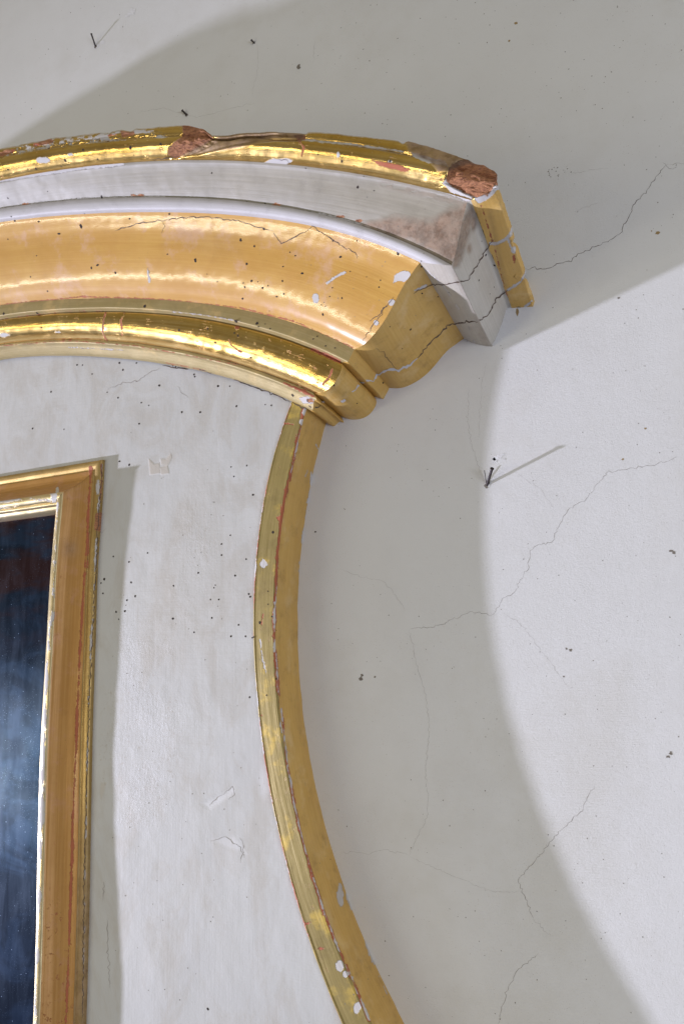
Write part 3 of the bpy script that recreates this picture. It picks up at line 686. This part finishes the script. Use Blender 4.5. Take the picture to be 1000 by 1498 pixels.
def discs(name, spots, mat, parent, lift=.0001, rag=.25):
    V, F = [], []
    for s_ in spots:
        u, v, r = s_[:3]; e = s_[3] if len(s_) > 3 else 1.0
        h = hit(u, v)
        if h is None: continue
        loc, nor, _ = h; d = (loc - ORI).length; R = r * d / F_PX
        tx = nor.cross(Vector((0, 0, 1))).normalized(); ty = nor.cross(tx); a0 = random.random() * 6.28
        R *= .95; base = len(V); k = 9
        V.append(tuple(loc + nor * lift))
        for i in range(k):
            a = a0 + i / k * 2 * math.pi; q_ = R * random.uniform(1 - rag, 1 + rag)
            V.append(tuple(loc + nor * lift + tx * math.cos(a) * q_ + ty * math.sin(a) * q_ * e))
        for i in range(k): F.append([base, base + 1 + i, base + 1 + (i + 1) % k])
    o = make(name, V, F, mat, parent, False); o['kind'] = 'stuff'; return o

H = 1.75
holes_board = [(113, 534), (121, 534), (175, 531), (135, 547), (180, 541), (200, 531), (200, 558), (75, 573), (157, 574), (173, 582), (207, 589), (218, 593), (204, 620), (233, 564), (253, 535), (257, 537), (266, 603), (293, 603),
               (284, 548), (285, 551), (319, 565), (336, 565), (346, 594), (397, 593), (342, 697), (338, 683), (361, 681), (370, 724), (337, 783), (324, 796), (324, 812), (360, 818), (344, 842), (315, 856), (313, 860), (308, 877), (320, 877), (310, 904), (349, 914), (338, 931), (359, 931), (284, 925), (253, 905),
               (189, 822), (216, 809), (192, 852), (186, 878), (198, 872), (183, 894), (166, 814), (153, 847), (148, 853), (151, 868), (170, 895), (174, 906), (48, 627), (94, 628), (175, 675), (189, 680), (364, 869), (366, 873), (390, 1037 - 20), (304, 1476), (365, 1020), (290, 838), (254, 857)]
holes_gold = [(461, 868 - 90), (399, 779), (392, 865), (392, 884), (380, 911), (398, 902), (404, 922), (371, 932), (369, 933), (404, 993), (483, 1257), (345, 470), (388, 592)]
holes_c = [(12, 260 - 12), (41, 247), (96, 237 - 2), (53, 247), (90, 243), (143, 233), (191, 216), (196, 227), (235, 211), (122, 219), (70, 280), (150, 290), (149, 288), (12, 290), (17, 317), (22, 323), (57, 324), (87, 342), (119, 331), (124, 313), (190, 320), (248, 313), (86, 342), (12, 350), (54, 374), (45, 405), (70, 426), (134, 392), (143, 388), (169, 399), (245, 372), (286, 381), (303, 401), (318, 412), (352, 351), (361, 386), (386, 335), (388, 298), (361, 295), (372, 360), (356, 414), (358, 420), (384, 421), (355, 437), (310, 253), (465, 226), (447, 246), (500, 236), (532, 258), (523, 274), (547, 279), (592, 246), (570, 236), (487, 352), (522, 352), (582, 371), (616, 382), (424, 369), (432, 374), (442, 400), (413, 411), (404, 434), (482, 434), (486, 421), (498, 376), (512, 397), (556, 410), (554, 420), (470, 446), (476, 448), (472, 460), (500, 436), (414, 390), (405, 434), (536, 405), (368, 411), (377, 412), (392, 418), (415, 430), (394, 455), (376, 473), (378, 478), (395, 481), (388, 474), (458, 496), (464, 492), (476, 506), (490, 509), (570, 478), (588, 510), (600, 482), (617, 429), (616, 382 + 8), (640, 434), (656, 368 + 60), (55, 458), (6, 459), (61, 479), (141, 478), (212, 448), (262, 483), (304, 481), (315, 501), (343, 487), (348, 491), (367, 523), (372, 519), (393, 524), (405, 540), (465, 556), (464, 560), (428, 578), (488, 564), (522, 590), (560, 560), (704, 353), (710, 373), (716, 430), (722, 420), (700, 410), (722, 388)]
discs('woodworm_holes', [(u, v, random.uniform(1.1, 1.9)) for u, v in holes_board], M['hole'], board)
discs('woodworm_holes', [(u, v, random.choice([1, 1.2, 1.5, 1.9, 2.3]), random.uniform(.55, 1.2)) for u, v in holes_c + holes_gold], M['hole'], root)
extra = []
for _ in range(70):
    extra.append((random.uniform(160, 380), random.uniform(620, 1480), random.uniform(.4, .8)))
discs('fly_specks', extra, M['ding'], board)

ribbons('paint_cracks', [
    ([(168, 338), (200, 328), (240, 322), (280, 317), (320, 319), (352, 324), (384, 334), (400, 338)], 1.3),
    ([(400, 340), (412, 357), (432, 346), (458, 332), (480, 346), (500, 360), (520, 370), (522, 378)], 1.3),
    ([(238, 324), (242, 330), (236, 342)], .8), ([(604, 430), (624, 418), (656, 415), (684, 410), (696, 390), (716, 356), (722, 350)], 1.7),
    ([(610, 524), (630, 500), (654, 476), (682, 470), (698, 471), (714, 460), (726, 436), (742, 424)], 1.9),
    ([(220, 236), (232, 233), (250, 231), (262, 229)], 1.2), ([(404, 232), (420, 234), (426, 240)], 1.1),
    ([(238, 535), (262, 538), (290, 540), (330, 551), (370, 566), (400, 577), (425, 589)], 1.6),
    ([(428, 588), (440, 596), (456, 597), (468, 594), (472, 586)], 1.8),
    ([(580, 540), (568, 528), (560, 515), (548, 510)], .7), ([(540, 470), (552, 462), (560, 452), (566, 446)], 1.4),
    ([(576, 434), (562, 452), (546, 474), (530, 500)], 1.0),
    ([(148, 680), (149, 700), (146, 730), (143, 780), (140, 840), (136, 930), (131, 1010), (127, 1150), (123, 1300), (121, 1490)], 1.1),
], M['crack'], root)
ribbons('white_cracks', [
    ([(470, 588), (484, 591), (498, 588), (510, 580), (520, 570)], 5), ([(520, 570), (526, 560), (536, 557), (546, 558)], 3.5), ([(546, 558), (550, 548), (568, 541), (586, 540), (600, 533), (610, 524)], 3.2)], M['gesso'], root, .0002)
ribbons('faint_cracks', [([(158, 571), (180, 560), (200, 558), (220, 545), (234, 538)], .9), ([(260, 565), (266, 575), (276, 582)], .8), ([(148, 780), (156, 772)], .6),
                         ([(328, 1160), (340, 1150), (343, 1162), (334, 1170)], 1.0), ([(308, 1230), (330, 1224), (352, 1240), (357, 1255)], .9), ([(350, 1225), (356, 1235), (352, 1262)], .9),
                         ([(306, 1178), (318, 1166), (330, 1160)], 1.0), ([(157, 1345), (159, 1400), (161, 1445)], 1.0), ([(152, 1290), (151, 1318)], 1.2), ([(128, 1072), (138, 1066)], 1.4)], M['faint'], board)
ribbons('red_lines', [([(156, 457), (150, 474), (151, 488), (157, 500)], 1.2), ([(455, 511), (475, 519), (495, 529)], 2.6), ([(418, 562), (440, 570), (457, 578)], 2.2)], M['bole'], root)

# cracks and chips of the plaster wall
wc = [([(768, 393), (800, 393), (815, 386), (835, 382), (846, 372), (872, 360), (892, 352), (906, 342), (914, 326), (926, 300), (940, 284), (952, 268), (968, 246), (976, 240)], 1.9),
      ([(976, 240), (1000, 239)], 1.0), ([(968, 238), (978, 246), (990, 244)], 1.6),
      ([(600, 920), (634, 917), (664, 905), (690, 895), (722, 899), (735, 877), (752, 866), (770, 833), (776, 806), (784, 798), (808, 792), (814, 774), (830, 746), (856, 730), (880, 700), (890, 690), (925, 685), (960, 680), (990, 668)], 1.1),
      ([(735, 896), (760, 912), (790, 950), (806, 970), (830, 1005)], .8),
      ([(497, 832), (525, 843), (560, 850), (578, 870), (592, 893)], .7), ([(598, 920), (606, 960), (620, 1010), (628, 1060), (622, 1120), (626, 1190), (600, 1248), (598, 1252)], .8),
      ([(600, 1254), (660, 1280), (720, 1305), (760, 1303)], .7), ([(498, 1247), (540, 1248), (560, 1243), (596, 1250)], .8),
      ([(868, 1148), (850, 1185), (812, 1222), (790, 1250), (758, 1285), (764, 1305), (780, 1345)], 1.2), ([(780, 1345), (806, 1370)], .9), ([(786, 1395), (756, 1420), (740, 1450), (728, 1498)], 1.2),
      ([(685, 570), (684, 620), (690, 655), (702, 690)], .7), ([(752, 690), (790, 715), (812, 748)], .6), ([(830, 255), (870, 248), (890, 246)], .7), ([(840, 310), (852, 304), (875, 296)], 1.0)]
ribbons('plaster_cracks', wc[:1] + wc[2:3], M['crack'], wall, .0001, 1.0)
ribbons('thin_cracks', wc[1:2] + wc[3:4] + wc[9:12:2], M['hair'], wall, .0001, 1.0)
ribbons('hairline_cracks', wc[4:9] + wc[10:11] + wc[12:], M['faint'], wall, .0001, .9)
ribbons('plaster_cracks', [([(200, 166), (240, 158), (290, 172), (340, 158), (372, 150)], .6), ([(376, 62), (378, 100), (368, 140)], .5), ([(460, 60), (458, 90)], .7), ([(700, 640), (704, 560), (712, 530)], .5)], M['faint'], wall)
pits = [(random.uniform(450, 1000), random.uniform(0, 1498), random.uniform(.3, .8)) for _ in range(380)] + [(random.uniform(0, 1000), random.uniform(0, 190), random.uniform(.3, .7)) for _ in range(90)]
pits += [(random.gauss(815, 12), random.gauss(252, 4) + 0, random.uniform(.5, 1.0)) for _ in range(16)]
discs('plaster_pits', pits, M['ding'], wall, .0001, .4)
discs('plaster_chips', [(527, 993, 3.4, .6), (529, 988, 2.2), (548, 990, 1.6), (981, 806, 3, .5), (985, 809, 2), (976, 1107, 2.6, .6), (980, 1102, 2), (834, 951, 2), (828, 949, 1.6), (437, 98, 2.4, 1.4), (824, 990, 1.2), (370, 62, 2.6), (904, 436, 1.5)], M['ding'], wall, .00015, .45)
discs('plaster_stains', [(961, 341, 2.6), (756, 457, 3, 1.8), (952, 338, 1), (758, 449, 2, 1.5), (754, 34, 2), (744, 60, 1.4), (943, 627, 1.6), (910, 672, 1.6)], M['mark'], wall, .0001, .4)

# nails: tip depth recovered from where its shadow falls
LP = np.array([-3.996, -.997, -.882])
def nail(base, tip, shadow, r, label, cat='nail', head=True, drop=None):
    B = at(*base, 0.); S = at(*shadow, 0.)
    d = RM @ np.array([tip[0] - CX, tip[1] - CY, F_PX]); o = np.array([0, -CAM_D, 0]); e = LP - S
    A = np.stack([d, -e], 1); sol = np.linalg.lstsq(A, S - o, rcond=None)[0]; T = o + d * sol[0]
    tilt = T - B
    em = bpy.data.objects.new('nail', None); C.objects.link(em); em.location = B.tolist()
    tag(em, label, cat)
    ax = Vector(tilt.tolist()); L = ax.length; q_ = ax.to_track_quat('Z', 'Y')
    V, F = [], []; k = 10
    st = [(-.004, 1.0), (0, 1.0), (L * .5, .96), (L * .97, 1.0), (L, .85)]
    for i, (h, rr) in enumerate(st):
        for j in range(k):
            a = j / k * 2 * math.pi
            p = Vector((math.cos(a) * r * rr, math.sin(a) * r * rr, h)); p = q_ @ p
            V.append(tuple(p))
        if i:
            for j in range(k): F.append([(i - 1) * k + j, (i - 1) * k + (j + 1) % k, i * k + (j + 1) % k, i * k + j])
    F.append([len(V) - k + j for j in range(k)])
    make('shank', V, F, M['iron'], em)
    if head:
        V, F = [], []
        for i, (h, rr) in enumerate([(L - .0002, r * 1.0), (L + .0001, r * 1.4), (L + .0006, r * 1.4), (L + .0009, r * .9)]):
            for j in range(k):
                a = j / k * 2 * math.pi; V.append(tuple(q_ @ Vector((math.cos(a) * rr, math.sin(a) * rr, h))))
            if i:
                for j in range(k): F.append([(i - 1) * k + j, (i - 1) * k + (j + 1) % k, i * k + (j + 1) % k, i * k + j])
        F.append([len(V) - k + j for j in range(k)]); F.append([j for j in range(k)][::-1])
        make('head', V, F, M['iron'], em)
    return em
n1 = nail((712, 709), (719, 686), (818, 652), .0012, 'dark iron nail in a chipped hole on the brightly lit plaster right of the surround')
nail((711, 708), (708, 688), (722, 695), .00035, 'short thin wire end beside the dark iron nail in the chipped hole', 'wire', False)
nail((140, 68), (134, 50), (167, 35), .0010, 'dark iron nail in the pale plaster at the top left, above the cornice')
nail((273, 168), (267, 162), (278, 160), .0011, 'small bent nail stub just above the broken bare wood of the cornice', 'nail')
nail((372, 63), (368, 59), (379, 57), .0009, 'tiny nail stub in the shaded plaster near the top edge', 'nail')
discs('filler_dabs', [(729, 668, 8, .7), (722, 674, 4), (736, 672, 3), (712, 709, 6), (141, 66, 4), (150, 62, 4, .5), (193, 17, 6), (187, 22, 3), (368, 62, 5, .6)], M['filler'], wall, .0002, .4)
discs('plaster_chips', [(711, 711, 3.2), (714, 706, 2.4), (140, 69, 2), (273, 168, 2.2)], M['ding'], wall, .0003, .4)
